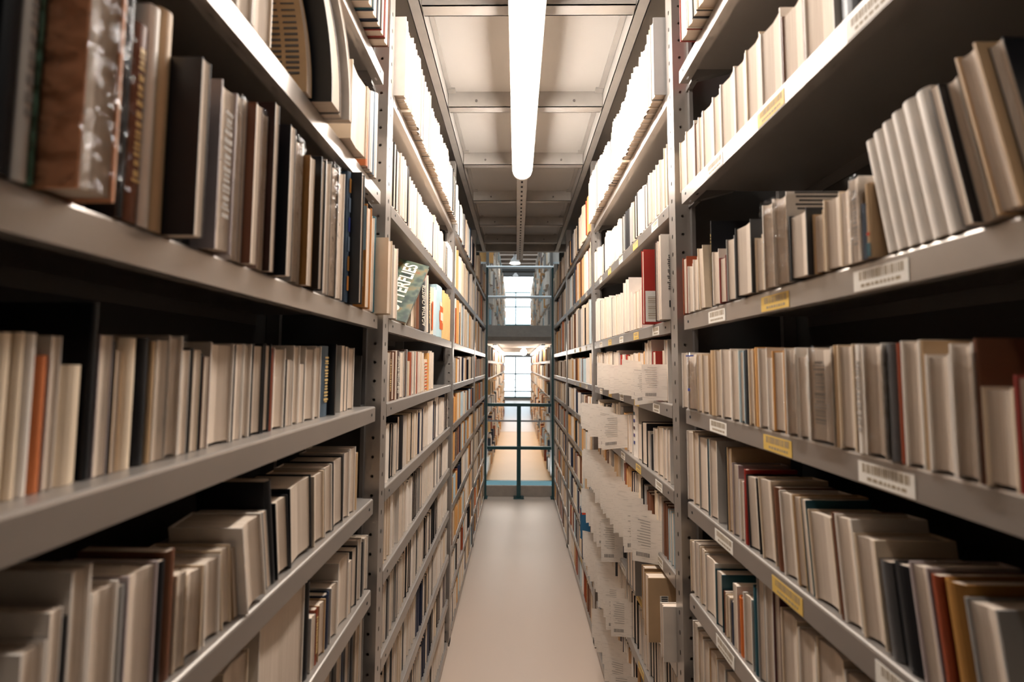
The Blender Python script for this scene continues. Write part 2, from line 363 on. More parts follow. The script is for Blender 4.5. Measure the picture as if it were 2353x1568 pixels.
# white pipe rails of the upper storey
t = thing('pipe_rail', 'white two-bar pipe rail along the edge of the upper storey', 'railing', (.04, Y0 + .03, SLAB1))
for z in (.40, .82):
    m = MB(); m.tube((-.47, 0, z), (.47, 0, z), .02, WHITEP, 10); m.build('rail', t)
for x in (-.47, .47):
    m = MB(); m.tube((x, 0, 0), (x, 0, .84), .014, TEAL, 10); m.build('rail_post', t)
t = thing('hand_rail', 'thin grey cable rail across the gap beyond the guard rail', 'railing', (.04, Y0 - .02, EYE - .75))
m = MB(); m.tube((-.55, 0, 0), (.62, 0, 0), .011, STEEL2, 8); m.build('rail', t)
for x in (-.55, .62):
    m = MB(); m.tube((x, 0, -EYE + .75), (x, 0, .02), .014, TEAL, 8); m.build('rail_post', t)
t = thing('strip_light', 'lit strip light mounted crosswise in front of the lower far window', 'ceiling light', (-.09, 10.8, EYE + .30))
m = MB(); m.box(-.25, .25, -.03, .03, .02, .035, WHITEP); m.build('housing', t)
m = MB(); m.box(-.24, .24, -.025, .025, -.02, .02, BULB); m.build('tube', t)
# pendant lamps of the upper storey, battens and a bulb of the lower one
for yy, z, lab, lit in ((8.0, EYE + 2.02, 'nearer bell-shaped pendant lamp under the slatted ceiling', .5), (11.6, EYE + 2.50, 'farther glowing pendant lamp before the bright upper window', 1)):
    t = thing('pendant_lamp', lab, 'lamp', (-.04, yy, z))
    m = MB(); m.lathe((0, 0, 0), [(.105, 0), (.10, .03), (.06, .10), (.03, .13), (.03, .17), (0, .17)], STEEL2 if lit == 1 else WHITEP); m.build('lamp_shade', t, smooth=True)
    m = MB(); m.lathe((0, 0, .01), [(0, -.02), (.05, -.01), (.085, 0), (.085, .01), (0, .01)], BULB); m.build('bulb', t, smooth=True)
    m = MB(); m.tube((0, 0, .17), (0, 0, min(.9, HALL - z - .02)), .006, DARK, 6); m.build('cord', t)
t = thing('globe_lamp', 'round glowing bulb under the low ceiling of the lower storey', 'lamp', (.13, 7.6, SLAB0 - .02))
m = MB(); m.lathe((0, 0, -.07), [(0, -.06), (.03, -.052), (.052, -.03), (.06, 0), (.052, .03), (.03, .052), (0, .06)], BULB); m.build('bulb', t, smooth=True)
m = MB(); m.tube((0, 0, -.015), (0, 0, .02), .03, WHITEP, 12); m.build('lamp_base', t)
for x, lab in ((-.345, 'left'), (.415, 'right')):
    t = thing('strip_light', 'strip light under the low ceiling at the %s far shelves' % lab, 'ceiling light', (x, 6.4, SLAB0 - .05))
    m = MB(); m.box(-.03, .03, 0, 5.2, .02, .05, WHITEP); m.build('housing', t)
    for yy in (.02, 1.9, 3.7):
        m = MB(); m.box(-.02, .02, yy, yy + 1.4, 0, .02, BULB); m.build('tube', t)

# ------------------------------------------------------------------ books
# y0 y1 height stand-out lean kind cover detail ; measured row by row, near bays first; deep-set S k rows are added fillers, black for the shade in gaps
ROWS = {
 'LC': '''
0.2553 0.2708 0.27 0.002 0 S k 
0.272 0.283 0.27 0.002 0 S k 
0.2835 0.2925 0.25 0.002 0 S w marks
0.293 0.2958 0.24 0.002 0 S gn 
0.2977 0.3268 0.235 0.032 0 P pch wrap
0.3276 0.3586 0.219 -0.02 0 S k 
0.3594 0.366 0.25 0.002 0 S k 
0.3669 0.3821 0.196 0.002 0 S br marks
0.3826 0.3939 0.226 0.002 0 S w 
0.3944 0.4098 0.234 0.002 0 S tan 
0.4103 0.422 0.192 0.032 0 F k 
0.4228 0.4582 0.179 -0.005 0 S k 
0.459 0.4862 0.203 0.017 0 F lil marks
0.487 0.5068 0.189 -0.02 0 S k 
0.5076 0.5175 0.217 0.002 0 P w 
0.518 0.526 0.22 0.002 0 F g 
0.5265 0.5401 0.22 0.014 0 F br 
0.5409 0.558 0.205 -0.02 0 S k 
0.5588 0.571 0.227 0.002 0 P w 
0.5715 0.5819 0.25 0.012 0 F dbr 
0.5827 0.5983 0.217 -0.01 0 S k 
0.5991 0.6132 0.233 0.02 0 F k 
0.614 0.6449 0.217 -0.02 0 S k 
0.6457 0.6696 0.242 0.002 0 P w 
0.6701 0.6859 0.222 0.014 0 F oc 
0.6867 0.7095 0.206 -0.008 0 S k 
0.7103 0.7282 0.241 0.014 0 F k 
0.729 0.7526 0.224 -0.02 0 S k 
0.7534 0.7727 0.258 0.002 0 F w 
0.7745 0.808 0.264 0.002 0 P g 
0.8085 0.8371 0.268 0.002 0 F w 
0.8379 0.8558 0.249 -0.02 0 S k 
0.8566 0.871 0.286 0.002 0 S pic picture
0.8715 0.8889 0.294 0.024 0 F k 
0.8897 0.933 0.227 -0.008 0 S k 
0.9338 0.9646 0.244 0.014 0 F or2 picture2
0.9654 1.0001 0.223 -0.02 0 S k 
1.0009 1.0188 0.24 0.002 0 F w 
1.0193 1.0383 0.247 0.002 0 S t 
1.0453 1.0782 0.199 0.03 0 F c 
''',
 'LD': '''
0.2973 0.3064 0.129 -0.032 0 S c 
0.3069 0.3189 0.131 -0.032 0 S c 
0.3194 0.3266 0.132 -0.032 0 S c 
0.3271 0.3347 0.132 -0.032 0 S w 
0.3352 0.3437 0.114 -0.032 0 S o 
0.3447 0.3522 0.131 -0.032 0 F w 
0.3527 0.3751 0.106 -0.032 0 S c 
0.3773 0.3834 0.165 -0.032 0 S k 
0.385 0.3976 0.135 -0.032 0 F lil 
0.398 0.4009 0.13 -0.032 0 S k 
0.4014 0.4078 0.121 -0.032 0 F tan 
0.4083 0.4272 0.134 -0.032 0 S c 
0.4277 0.4402 0.135 -0.032 0 S k 
0.4407 0.4465 0.132 -0.032 0 S tan 
0.447 0.4612 0.134 -0.032 0 F w 
0.4629 0.4819 0.14 -0.032 0 P w 
0.4824 0.4931 0.124 -0.032 0 F w 
0.4944 0.499 0.127 -0.032 0 S k 
0.4996 0.5098 0.125 -0.032 0 F c 
0.5105 0.5153 0.121 -0.032 0 S k 
0.516 0.5264 0.117 -0.032 0 F br 
0.5269 0.5707 0.136 -0.032 0 F w 
0.5712 0.5742 0.134 -0.032 0 S k 
0.5747 0.5886 0.136 -0.032 0 F w 
0.5918 0.6095 0.137 -0.032 0 F w 
0.6125 0.6385 0.138 -0.032 0 F k 
0.6417 0.6584 0.14 -0.032 0 F k 
0.6589 0.6655 0.134 -0.032 0 S rust 
0.6661 0.6989 0.135 -0.032 0 F w 
0.6993 0.7055 0.116 -0.032 0 S k 
0.7059 0.7176 0.116 -0.032 0 F w 
0.718 0.7245 0.114 -0.032 0 F g 
0.7252 0.746 0.141 -0.032 0 F w 
0.7468 0.7627 0.109 -0.032 0 F g 
0.7658 0.8025 0.139 -0.032 0 F w 
0.8051 0.8282 0.144 -0.032 0 F w 
0.8337 0.8703 0.146 -0.032 0 S slate marks
0.8729 0.8765 0.151 -0.022 0 F k 
0.877 0.8931 0.149 -0.032 0 S t marks2
0.8939 0.9242 0.139 -0.054 0 S k 
0.925 0.94 0.151 -0.032 0 F w 
0.9435 0.9592 0.15 -0.032 0 F k 
0.9616 0.9974 0.148 -0.032 0 F w 
''',
 'LE': '''
0.3214 0.3391 0.119 -0.012 0 F w 
0.34 0.3491 0.139 -0.012 0 F w 
0.35 0.3542 0.129 -0.012 0 S k 
0.3548 0.3714 0.164 -0.012 0 F w 
0.3721 0.3972 0.136 -0.012 0 F w 
0.398 0.406 0.129 -0.012 0 S g 
0.4068 0.4403 0.134 -0.012 0 F lil 
0.4428 0.4512 0.131 -0.012 0 S k 
0.4528 0.4649 0.137 -0.012 0 S br 
0.4666 0.479 0.105 -0.012 0 F c 
0.4795 0.5063 0.099 -0.012 0 P c 
0.511 0.5371 0.098 -0.012 -2 F w 
0.542 0.5593 0.103 -0.012 -4.5 F c 
0.5641 0.571 0.096 -0.012 -7 F tan 
0.575 0.6163 0.124 0 -9 F w 
0.6171 0.6372 0.113 -0.034 0 S k 
0.638 0.6468 0.122 -0.012 -9 F g 
0.6479 0.664 0.165 -0.012 -8 S k 
0.6652 0.7001 0.124 -0.012 -7 F k 
0.7027 0.7727 0.134 -0.012 -5 F k 
0.7735 0.7817 0.123 -0.034 0 S k 
0.7825 0.8205 0.132 -0.012 -4 F c 
0.826 0.8566 0.137 -0.012 -4 F w 
0.8605 0.907 0.141 -0.012 -3 F k 
0.9092 0.9393 0.146 -0.012 -1 F w 
0.9405 0.9715 0.149 -0.012 0 F w 
0.9766 0.9898 0.132 -0.012 0 S tan 
''',
 'LF': '''
0.5495 0.5992 0.165 -0.012 0 F c 
0.6 0.6231 0.153 -0.034 0 S k 
0.6239 0.7526 0.175 -0.012 0 F w 
0.757 0.78 0.17 -0.012 0 S k 
0.7815 0.7961 0.097 -0.012 0 F w 
0.7977 0.8095 0.102 -0.012 0 S rust marks
0.8112 0.8377 0.102 -0.012 0 F tan 
0.8395 0.8603 0.105 -0.012 0 S b 
0.8622 0.8924 0.108 -0.012 0 F w 
0.8945 0.9478 0.142 -0.012 0 F w 
0.9502 0.9647 0.119 -0.012 0 F w 
0.9659 0.9976 0.136 -0.012 0 F k 
1.0002 1.0218 0.145 -0.012 0 F w 
1.0246 1.0415 0.126 -0.012 0 S k 
1.0444 1.068 0.132 -0.012 0 F w 
''',
 'LG': '''
0.8611 0.8915 0.16 -0.02 0 F g 
0.8935 0.9158 0.165 -0.02 0 S k 
0.9179 0.9393 0.16 -0.02 0 F w 
0.9415 0.9595 0.17 -0.02 0 S b 
0.9618 0.9879 0.18 -0.02 0 F g 
0.9904 1.0182 0.185 -0.02 0 S k 
1.0208 1.0449 0.19 -0.02 0 F c 
1.0477 1.0731 0.19 -0.02 0 F g 
''',
 'LB': '''
0.4259 0.4587 0.24 0 0 F c 
0.4601 0.4967 0.25 0 0 S tan 
0.4999 0.5315 0.25 0 0 F w 
0.5333 0.5734 0.19 0 0 F c 
0.8115 0.8968 0.17 0.022 0 F c emblem
0.8976 0.9259 0.158 -0.01 0 S k 
0.9267 0.9379 0.19 0.012 0 S o 
0.9408 0.9523 0.194 0.012 0 S g 
0.9553 0.9672 0.202 0.012 0 S w 
0.9702 0.9825 0.211 0.012 0 S slate 
0.9856 0.9983 0.219 0.012 0 S w 
''',
 'LA': '''
0.7317 0.7789 0.24 0.04 0 F g 
0.7812 0.812 0.22 0.04 0 S o 
0.8145 0.8426 0.24 0.04 0 F rust 
0.8452 0.8698 0.25 0.04 0 F t 
0.8726 0.8986 0.25 0.04 0 F b 
0.9016 0.9231 0.23 0.04 0 F k 
0.9262 0.9488 0.26 0.04 0 F r 
0.9521 0.9794 0.26 0.04 0 F br 
''',
 'RA': '''
0.6975 0.7484 0.22 0.035 0 F k 
0.7517 0.7937 0.25 0.035 0 S g 
0.7956 0.8363 0.24 0.035 0 F rust 
0.8384 0.8745 0.26 0.035 0 F c 
0.8768 0.8973 0.25 0.035 0 F k 
0.8996 0.926 0.27 0.035 0 F w 
0.9285 0.9673 0.26 0.035 0 F r 
''',
 'RB': '''
0.5043 0.5408 0.23 -0.004 0 S k 
0.5454 0.6027 0.21 -0.004 0 F w 
0.6037 0.6547 0.117 -0.004 0 F br 
0.657 0.7136 0.137 -0.004 0 F w 
0.7149 0.7608 0.144 -0.004 0 F c 
0.7623 0.8021 0.141 -0.004 0 F w 
0.8029 0.859 0.145 -0.004 0 F w 
0.8608 0.893 0.139 -0.004 0 F w 
0.894 0.9442 0.141 -0.004 0 F w 
0.9453 0.9672 0.139 -0.004 0 F w 
0.9684 0.9877 0.136 -0.004 0 F br 
0.9901 1.0407 0.147 -0.004 0 F w 
1.0421 1.0803 0.139 -0.004 0 F c 
''',
 'RC': '''
0.3251 0.3362 0.16 0.006 9 F k 
0.3367 0.3545 0.165 0.016 9 F tan oval
0.3553 0.3637 0.141 -0.016 0 S k 
0.3645 0.3742 0.152 0.006 9 F g 
0.3747 0.3835 0.152 0.014 9 F k 
0.3843 0.3946 0.141 -0.02 0 S k 
0.3954 0.4112 0.166 0.002 9 S w 
0.4116 0.4269 0.165 0.002 9 S w 
0.4273 0.4404 0.161 0.002 9 S w 
0.4409 0.4533 0.157 0.002 9 S w 
0.4538 0.4664 0.153 0.002 9 S w 
0.4669 0.477 0.148 0.002 9 S w 
0.4778 0.4915 0.086 -0.02 0 S k 
0.4923 0.4993 0.093 0.006 0 S tan dot
0.4993 0.5063 0.07 0.006 0 S bl 
0.5065 0.5217 0.108 0.006 0 P w marks
0.5224 0.5357 0.098 0.006 0 F c 
0.5371 0.5664 0.101 0.006 0 F c 
0.5668 0.5881 0.088 0.006 0 F tan 
0.5886 0.6271 0.1 0.014 0 F k 
0.6279 0.6414 0.093 -0.016 0 S k 
0.6422 0.6747 0.147 0.006 0 P w patside
0.6769 0.7068 0.149 0.006 0 P w 
0.708 0.7324 0.099 0.006 0 F c 
0.7329 0.7853 0.135 0.012 0 F k 
0.7861 0.7989 0.118 -0.016 0 S k 
0.7997 0.8311 0.127 0.006 0 F g 
0.8346 0.8624 0.097 0.006 0 F r 
0.8633 0.892 0.118 0.006 0 F w 
0.8928 0.9247 0.11 -0.031 0 S k 
0.9255 0.9287 0.201 -0.009 0 S k marks
0.9292 0.9568 0.147 0.006 3 F c 
0.9576 0.9633 0.118 -0.016 0 S k 
0.9641 0.9898 0.127 0.006 0 F w 
0.991 1.0212 0.118 0.006 0 F w 
1.0264 1.0516 0.146 0.006 0 F rust 
''',
 'RD': '''
0.3402 0.3609 0.101 0.004 0 F r 
0.3618 0.3865 0.09 0.004 0 F c 
0.3872 0.391 0.135 0.004 0 S br 
0.3914 0.4124 0.131 0.004 0 P w 
0.4128 0.4372 0.121 0.004 0 F w 
0.4377 0.4418 0.136 0.004 0 S tan 
0.4423 0.4639 0.137 0.004 0 F w 
0.4649 0.4701 0.135 0.004 0 S rust 
0.4706 0.4856 0.135 0.004 0 S g2 
0.4878 0.5157 0.136 0.004 0 P w 
0.5163 0.5292 0.136 0.004 0 S w marks
0.5299 0.5556 0.137 0.004 0 F c 
0.5564 0.5642 0.137 0.004 0 S tan 
0.5653 0.6121 0.135 0.004 0 P w marks
0.613 0.6366 0.125 0.004 0 F w 
0.6371 0.6633 0.137 0.004 0 P w 
0.6654 0.6957 0.134 0.004 0 F o2 
0.6963 0.7093 0.123 0.004 0 F w 
0.7105 0.7367 0.14 0.004 0 F w 
0.738 0.7506 0.142 0.004 0 S o2 
0.7513 0.7679 0.14 0.004 0 F c 
0.7693 0.7801 0.139 0.004 0 S k 
0.7822 0.8002 0.138 0.004 0 F lb 
0.8018 0.8297 0.141 0.004 0 F w 
0.8305 0.8686 0.143 0.004 0 F w 
0.8704 0.8957 0.143 0.004 0 F c 
0.8967 0.9256 0.143 0.004 0 S tan 
0.9267 0.9588 0.135 0.004 0 F c 
0.961 0.9849 0.136 0.004 0 F c 
0.9861 1.0379 0.139 0.004 0 P w band
1.0405 1.0728 0.142 0.004 0 F w 
''',
 'RE': '''
0.383 0.4112 0.116 -0.008 6 F g 
0.413 0.4339 0.123 -0.008 6 S oc 
0.436 0.4451 0.122 -0.008 6 S rust 
0.4464 0.4674 0.124 -0.008 6 F lil 
0.4688 0.4938 0.113 -0.008 6 S k 
0.4953 0.5107 0.108 -0.008 6 S g2 
0.5132 0.5453 0.125 -0.008 5 F c 
0.5466 0.5755 0.138 -0.008 5 F w 
0.577 0.5829 0.138 -0.008 5 S br 
0.5836 0.6299 0.126 -0.008 5 F c 
0.6334 0.6434 0.137 -0.008 5 F t 
0.6464 0.6662 0.137 -0.008 4 F tan 
0.6672 0.6995 0.134 -0.008 4 F w 
0.7039 0.7186 0.135 -0.008 4 S br 
0.7209 0.7589 0.14 -0.008 4 F c 
0.7597 0.7659 0.125 -0.03 0 S k 
0.7667 0.8013 0.134 -0.008 3 F k 
0.8021 0.8081 0.125 -0.03 0 S k 
0.8089 0.8161 0.142 -0.008 0 S red 
0.8168 0.833 0.118 -0.008 0 F w 
0.8345 0.8588 0.144 -0.008 0 F lil 
0.8605 0.8779 0.172 -0.008 0 F tan 
0.8803 0.8865 0.171 -0.008 0 S k 
0.8873 0.9209 0.159 -0.03 0 S k 
0.9217 0.9579 0.176 -0.008 0 F w 
0.9589 0.9642 0.174 -0.008 0 S t 
0.9663 1.0121 0.173 -0.008 0 F g 
1.0133 1.0435 0.179 -0.008 0 F c 
1.0447 1.081 0.175 -0.008 0 F w 
''',
 'RF': '''
0.5197 0.5813 0.16 -0.008 0 F w 
0.5827 0.6325 0.17 -0.008 0 F c 
0.6342 0.6724 0.16 -0.008 0 F w 
0.6743 0.7147 0.165 -0.008 0 F c 
0.7158 0.7351 0.19 -0.008 0 F dr 
0.7363 0.7581 0.18 -0.008 0 F w 
0.7593 0.7825 0.18 -0.008 0 F g 
0.7839 0.8003 0.157 -0.008 0 S t 
0.8017 0.8301 0.128 -0.008 0 F w 
0.8308 0.851 0.111 -0.008 0 S o3 
0.8525 0.8672 0.126 -0.008 0 F w 
0.868 0.8806 0.084 -0.008 0 S b 
0.8823 0.8989 0.088 -0.008 0 F c 
0.8998 0.9088 0.089 -0.008 0 S br 
0.9125 0.942 0.118 -0.008 0 F t 
0.943 0.9918 0.128 -0.008 0 F w 
0.9928 1.0176 0.133 -0.008 0 F c 
1.0246 1.0498 0.134 -0.008 0 F w 
1.051 1.0737 0.126 -0.008 0 F c 
''',
 'RG': '''
0.8634 0.912 0.155 -0.01 0 F g 
0.9138 0.9491 0.15 -0.01 0 F w 
0.951 0.9852 0.15 -0.01 0 F tan 
0.9873 1.0155 0.15 -0.01 0 F w 
1.0177 1.043 0.155 -0.01 0 F c 
1.0454 1.0721 0.16 -0.01 0 F w 
''',
 '2LC': '''
1.156 1.1939 0.212 0.012 0 F w 
1.4005 1.4399 0.095 0 0 F c 
1.4455 1.4934 0.147 0 -3 S br2 
1.4967 1.5341 0.159 0 -3 S br 
1.5411 1.6461 0.201 0 -4 S k agatha
1.6485 1.6788 0.235 0 -3 F w 
1.6813 1.7303 0.206 0 -3 S k marks
1.7392 1.8002 0.203 0 0 S c orangeband
1.804 1.8334 0.215 0 0 S lb 
1.8338 1.8632 0.209 0 0 S lb 
1.8739 2.013 0.242 0 0 S sky figure
2.025 2.0614 0.242 0 0 S tan2 
2.0618 2.0983 0.235 0 0 S tan2 
2.0987 2.1352 0.227 0 0 S tan2 
2.1356 2.172 0.242 0 0 S tan2 
2.1724 2.2088 0.235 0 0 S tan2 
2.2092 2.2457 0.227 0 0 S tan2 
''',
 '2LD': '''
1.1824 1.1984 0.142 -0.008 0 F w 
1.2005 1.2225 0.145 -0.008 0 S br2 marks
1.2234 1.2515 0.148 -0.008 0 F br 
1.2529 1.2591 0.149 -0.008 0 S br 
1.2605 1.2746 0.152 -0.008 0 F w 
1.2755 1.3057 0.153 -0.008 0 S dbr giles
1.3077 1.3497 0.149 -0.008 0 F w 
1.3512 1.3585 0.152 -0.008 0 S g 
1.3601 1.3798 0.159 -0.008 0 F dbr 
1.3841 1.4023 0.16 -0.008 0 S g 
1.4034 1.4261 0.121 -0.008 0 F c 
1.4295 1.4609 0.152 -0.008 0 S rust 
1.4633 1.4918 0.157 -0.008 0 F w 
1.4924 1.5026 0.156 -0.008 0 S dbr 
1.5052 1.5194 0.158 -0.008 0 F w 
1.5214 1.5461 0.157 -0.008 0 S rust 
1.5501 1.5765 0.158 -0.008 0 F w 
1.5793 1.6066 0.159 -0.008 0 F c 
1.6081 1.6426 0.156 -0.008 0 F w 
1.6456 1.7287 0.131 -0.008 0 S c marks2
1.7313 1.7502 0.158 -0.008 0 S o2 
1.7519 1.7949 0.169 -0.008 0 F w 
1.7953 1.8383 0.164 -0.008 0 F w 
''',
 '2RC': '''
1.156 1.1681 0.245 0.025 0 F w textside
1.1686 1.1973 0.236 0.02 0 F w 
1.201 1.2199 0.241 0.02 0 F dbr 
1.2894 1.3118 0.239 0.032 0 F red redlabel
1.4214 1.4491 0.14 0 0 F w 
1.4517 1.4914 0.14 0 0 F c 
1.4941 1.5311 0.14 0 0 F w 
1.5334 1.5658 0.154 0 0 F w 
1.5663 1.6074 0.209 0.004 0 F w 
1.6078 1.6488 0.203 0.004 0 F w 
1.6724 1.7069 0.166 0 0 F w 
1.7091 1.7452 0.174 0 0 F w 
1.7474 1.7852 0.173 0 0 F c 
1.7875 1.8271 0.181 0 0 F w 
1.8295 1.871 0.18 0 0 F g 
1.8735 1.917 0.189 0 0 F w 
1.9197 1.9654 0.199 0 0 F w 
1.9682 2.0162 0.198 0 0 F c 
2.0192 2.0698 0.208 0 0 F w 
2.073 2.1263 0.208 0 0 F g 
2.1296 2.1574 0.219 0 0 F w 
2.1578 2.1855 0.212 0 0 F w 
2.1894 2.2188 0.23 0 0 F w 
2.2192 2.2486 0.223 0 0 F w 
''',
 '2RD': '''
1.2166 1.243 0.187 -0.012 0 F w 
1.2448 1.2595 0.155 -0.012 0 F c 
1.2746 1.3068 0.154 0.004 0 F red 
1.3638 1.3977 0.195 -0.012 0 F w 
1.3981 1.4319 0.189 -0.012 0 F w 
1.4347 1.4493 0.159 -0.012 0 S o2 
1.4518 1.4908 0.155 -0.012 0 F w 
1.4924 1.5124 0.156 -0.012 0 S o2 
1.5135 1.5663 0.157 -0.012 0 F w 
1.5749 1.6142 0.153 -0.012 0 F c 
1.6146 1.6539 0.148 -0.012 0 F c 
1.6608 1.6938 0.153 -0.012 0 S red 
1.7005 1.7351 0.156 -0.012 0 F w 
1.7422 1.786 0.155 -0.012 0 S red 
1.8023 1.8352 0.176 -0.012 0 F w 
1.8376 1.8719 0.17 -0.012 0 F w 
1.8744 1.9101 0.175 -0.012 0 F k 
1.9127 1.9499 0.169 -0.012 0 F w 
1.9525 1.9913 0.174 -0.012 0 F c 
1.9941 2.0346 0.178 -0.012 0 F w 
2.0376 2.0799 0.173 -0.012 0 F w 
2.0829 2.1271 0.177 -0.012 0 F k 
2.1303 2.1767 0.171 -0.012 0 F w 
2.18 2.2285 0.176 -0.012 0 F c 
2.232 2.283 0.182 -0.012 0 F w 
''',
 '2RE': '''
1.2109 1.2386 0.156 -0.012 0 F w 
1.2389 1.2666 0.151 -0.012 0 F w 
1.2707 1.3127 0.151 -0.012 0 F c 
1.3167 1.3556 0.14 -0.012 0 F w 
1.3577 1.3902 0.114 -0.012 0 S k 
1.3924 1.4112 0.121 -0.012 0 F w 
1.4117 1.4644 0.145 -0.008 0 F k 
1.4826 1.5296 0.131 -0.012 0 F w 
1.5404 1.6031 0.196 -0.012 0 S w squares
1.609 1.6429 0.151 -0.012 0 F w 
1.6433 1.6772 0.146 -0.012 0 F w 
1.6841 1.7383 0.147 -0.012 0 S o2 
''',
 '2RG': '''
1.156 1.1774 0.144 0.035 0 F w 
1.2344 1.2684 0.18 0.05 0 F tan code
1.3185 1.3448 0.166 0.035 0 F tan 
1.4725 1.5075 0.132 0.02 0 F g 
1.5079 1.5429 0.128 0.02 0 F g 
1.5433 1.5783 0.124 0.02 0 F g 
''',
}
BOOKS = []                                    # every book as a record; the largest in view become objects of their own
def rec(sd, lv, bay, y0, y1, h, out, lean, kind, cov, ext='', d=None, z=None, face=None, auto=False):
    BOOKS.append(dict(auto=auto, sd=sd, lv=lv, bay=bay, y0=y0, y1=y1, h=h, out=out, lean=lean, kind=kind, cov=cov, ext=ext, d=d or min(.26, max(.10, h * R.uniform(.64, .78))), z=ZL[lv] if z is None else z, face=FX[sd] if face is None else face))
GAP = {'A': .36, 'B': .29, 'C': .29, 'D': .20, 'E': .195, 'F': .185, 'G': .19, 'H': .19, 'I': .195, 'J': .185}
last = {}
for key, txt in ROWS.items():
    bay = 1 if key[0] == '2' else 0; sd, lv = key[-2], key[-1]
    for ln in txt.strip().split('\n'):
        q = ln.split(); ext = q[7] if len(q) > 7 else ''
        y0, y1, h, out, lean = map(float, q[:5])
        rec(sd, lv, bay, y0, y1, min(h, GAP[lv] + (.012 if lean else 0)), out, lean, q[5], q[6], ext, d=.2 if ext == 'wrap' else None)
        last[(sd, lv, bay)] = max(last.get((sd, lv, bay), 0), y1)
STY = {
 'white': dict(cov='wwwwwcgkw', kinds='FFFFFS', t=(.014, .034), h=(.76, .97)),
 'whitenavy': dict(cov=['w', 'w', 'k', 'b', 'w', 'c', 'g', 'k'], kinds='FFFFFS', t=(.012, .032), h=(.78, .95)),
 'mix': dict(cov=['w', 'c', 'w', 'w', 'b', 'g', 'rust', 'w', 'k', 'c', 'c', 'lb', 'o2', 'br', 'tan', 'w', 'o2'], kinds='FFFS', t=(.014, .034), h=(.74, .96)),
 'warm': dict(cov=['c', 'tan', 'o', 'br2', 'o2', 'c', 'g', 'c', 'w', 'lil', 'b', 'w'], kinds='FSF', t=(.014, .036), h=(.74, .95)),
 'far': dict(cov=['w', 'w', 'g', 'w', 'lil', 'lb', 'w', 'c', 'o2', 'sky', 'w'], kinds='FS', t=(.03, .06), h=(.7, .97)),
}
def fill(sd, lv, bay, y0, y1, sty, out=0., z=None, face=None, hmax=None, jit=.006, tall=0):
    s = STY[sty]; y = y0; H = hmax or GAP[lv]
    base = R.uniform(*s['h'])
    while y < y1 - .012:
        if R.random() < .16: base = R.uniform(*s['h'])
        t = min(R.uniform(*s['t']), y1 - y); c = R.choice(s['cov']); k = R.choice(s['kinds'])
        if R.random() < .04: y += R.uniform(.006, .02); continue
        h = min(H * .99, H * base * R.uniform(.93, 1.05))
        run = R.choice((1, 1, 2, 3))
        for _ in range(run):
            if y + t > y1: break
            rec(sd, lv, bay, y, y + t - .0006, h, out + R.uniform(-jit, jit), 0, k, c, '', z=z, face=face, auto=True); y += t
# the rest of the two nearest bays
SP = {('L', 1): dict(A='white', B='white', E='whitenavy', F='white', G='whitenavy', H='whitenavy', I='whitenavy', J='white'),
      ('R', 1): dict(A='white', B='white', F='mix', H='white', I='mix', J='white')}
for (sd, bay), dct in SP.items():
    for lv, sty in dct.items():
        o = {'A': .03, 'B': .0}.get(lv, -.012)
        fill(sd, lv, bay, POSTS[bay][1] + .010, POSTS[bay + 1][0] - .05, sty, o, jit=.004, hmax=.26 if lv == 'A' else .20 if lv == 'B' else None)
fill('R', 'G', 1, 1.75, 2.27, 'white', -.012); fill('R', 'G', 1, 1.52, 1.66, 'mix', -.012)
fill('R', 'E', 1, 1.78, 2.27, 'whitenavy', -.02)
for sd in 'LR':
    fill(sd, 'G', 0, .2, .55 if sd == 'R' else .70, 'white', -.012)
    fill(sd, 'H', 0, .70, 1.05, 'white', -.012)
for (sd, lv), y1 in sorted({(b['sd'], b['lv']): min(q['y0'] for q in BOOKS if q['bay'] == 0 and q['sd'] == b['sd'] and q['lv'] == b['lv']) for b in BOOKS if b['bay'] == 0}.items()):
    fill(sd, lv, 0, -.06, min(y1 - .002, .25 if sd == 'L' else .29), 'white', -.012, hmax=min(GAP[lv], .17) if lv != 'D' else .15)       # the unseen near end of every shelf
for sd in 'LR':
    for lv in LEV:
        for bay in (2, 3):
            fill(sd, lv, bay, POSTS[bay][1] + .010, POSTS[bay + 1][0] - .05, 'mix' if bay == 2 else 'warm', .01 if lv == 'A' else -.006, hmax=.25 if lv == 'A' else None)

rec('R', 'H', 2, 2.50, 2.548, .178, .05, 0, 'S', 'blu', 'bluebook')
# ------------------------------------------------------------------ far shelving: lower and upper storey
for sd, fx in (('L', -.40), ('R', .47)):
    for st, (z0, lvls, hh, lab) in enumerate(((0, [.06, .33, .60, .87, 1.12, 1.37, 1.61], 1.84, 'lower'), (SLAB1, [.04, .34, .64, .94, 1.24, 1.54], 1.9, 'upper'))):
        t = thing('shelving_unit', 'long far %s-storey shelving run on the %s beyond the guard rail' % (lab, SIDE[sd]), 'bookshelf', (fx, 5.75, z0))
        for yy in (0, 2.4, 4.8, 7.2):
            m = MB(); m.box(-.04, 0, yy, yy + .05, 0, hh - .01, WHITEP if yy == 7.2 else STEEL); m.box(-.34, -.30, yy, yy + .05, 0, hh - .01, STEEL2)
            if sd == 'R': m.mirror_x()
            m.build('post', t)
        m = MB(); m.box(-.37, -.345, 0, 7.25, 0, hh - .01, PANEL)
        if sd == 'R': m.mirror_x()
        m.build('light_block_back', t)
        for z in lvls:
            m = MB(); m.box(-.34, 0, 0.05, 7.2, z - .035, z, WHITEP)
            if sd == 'R': m.mirror_x()
            m.build('shelf', t)
            fill(sd, 'D', 9, 5.82, 12.9, 'far' if st else 'mix', .012 if not st else .03, z=z0 + z, face=fx, hmax=.21 if st == 0 else .25, jit=.03)

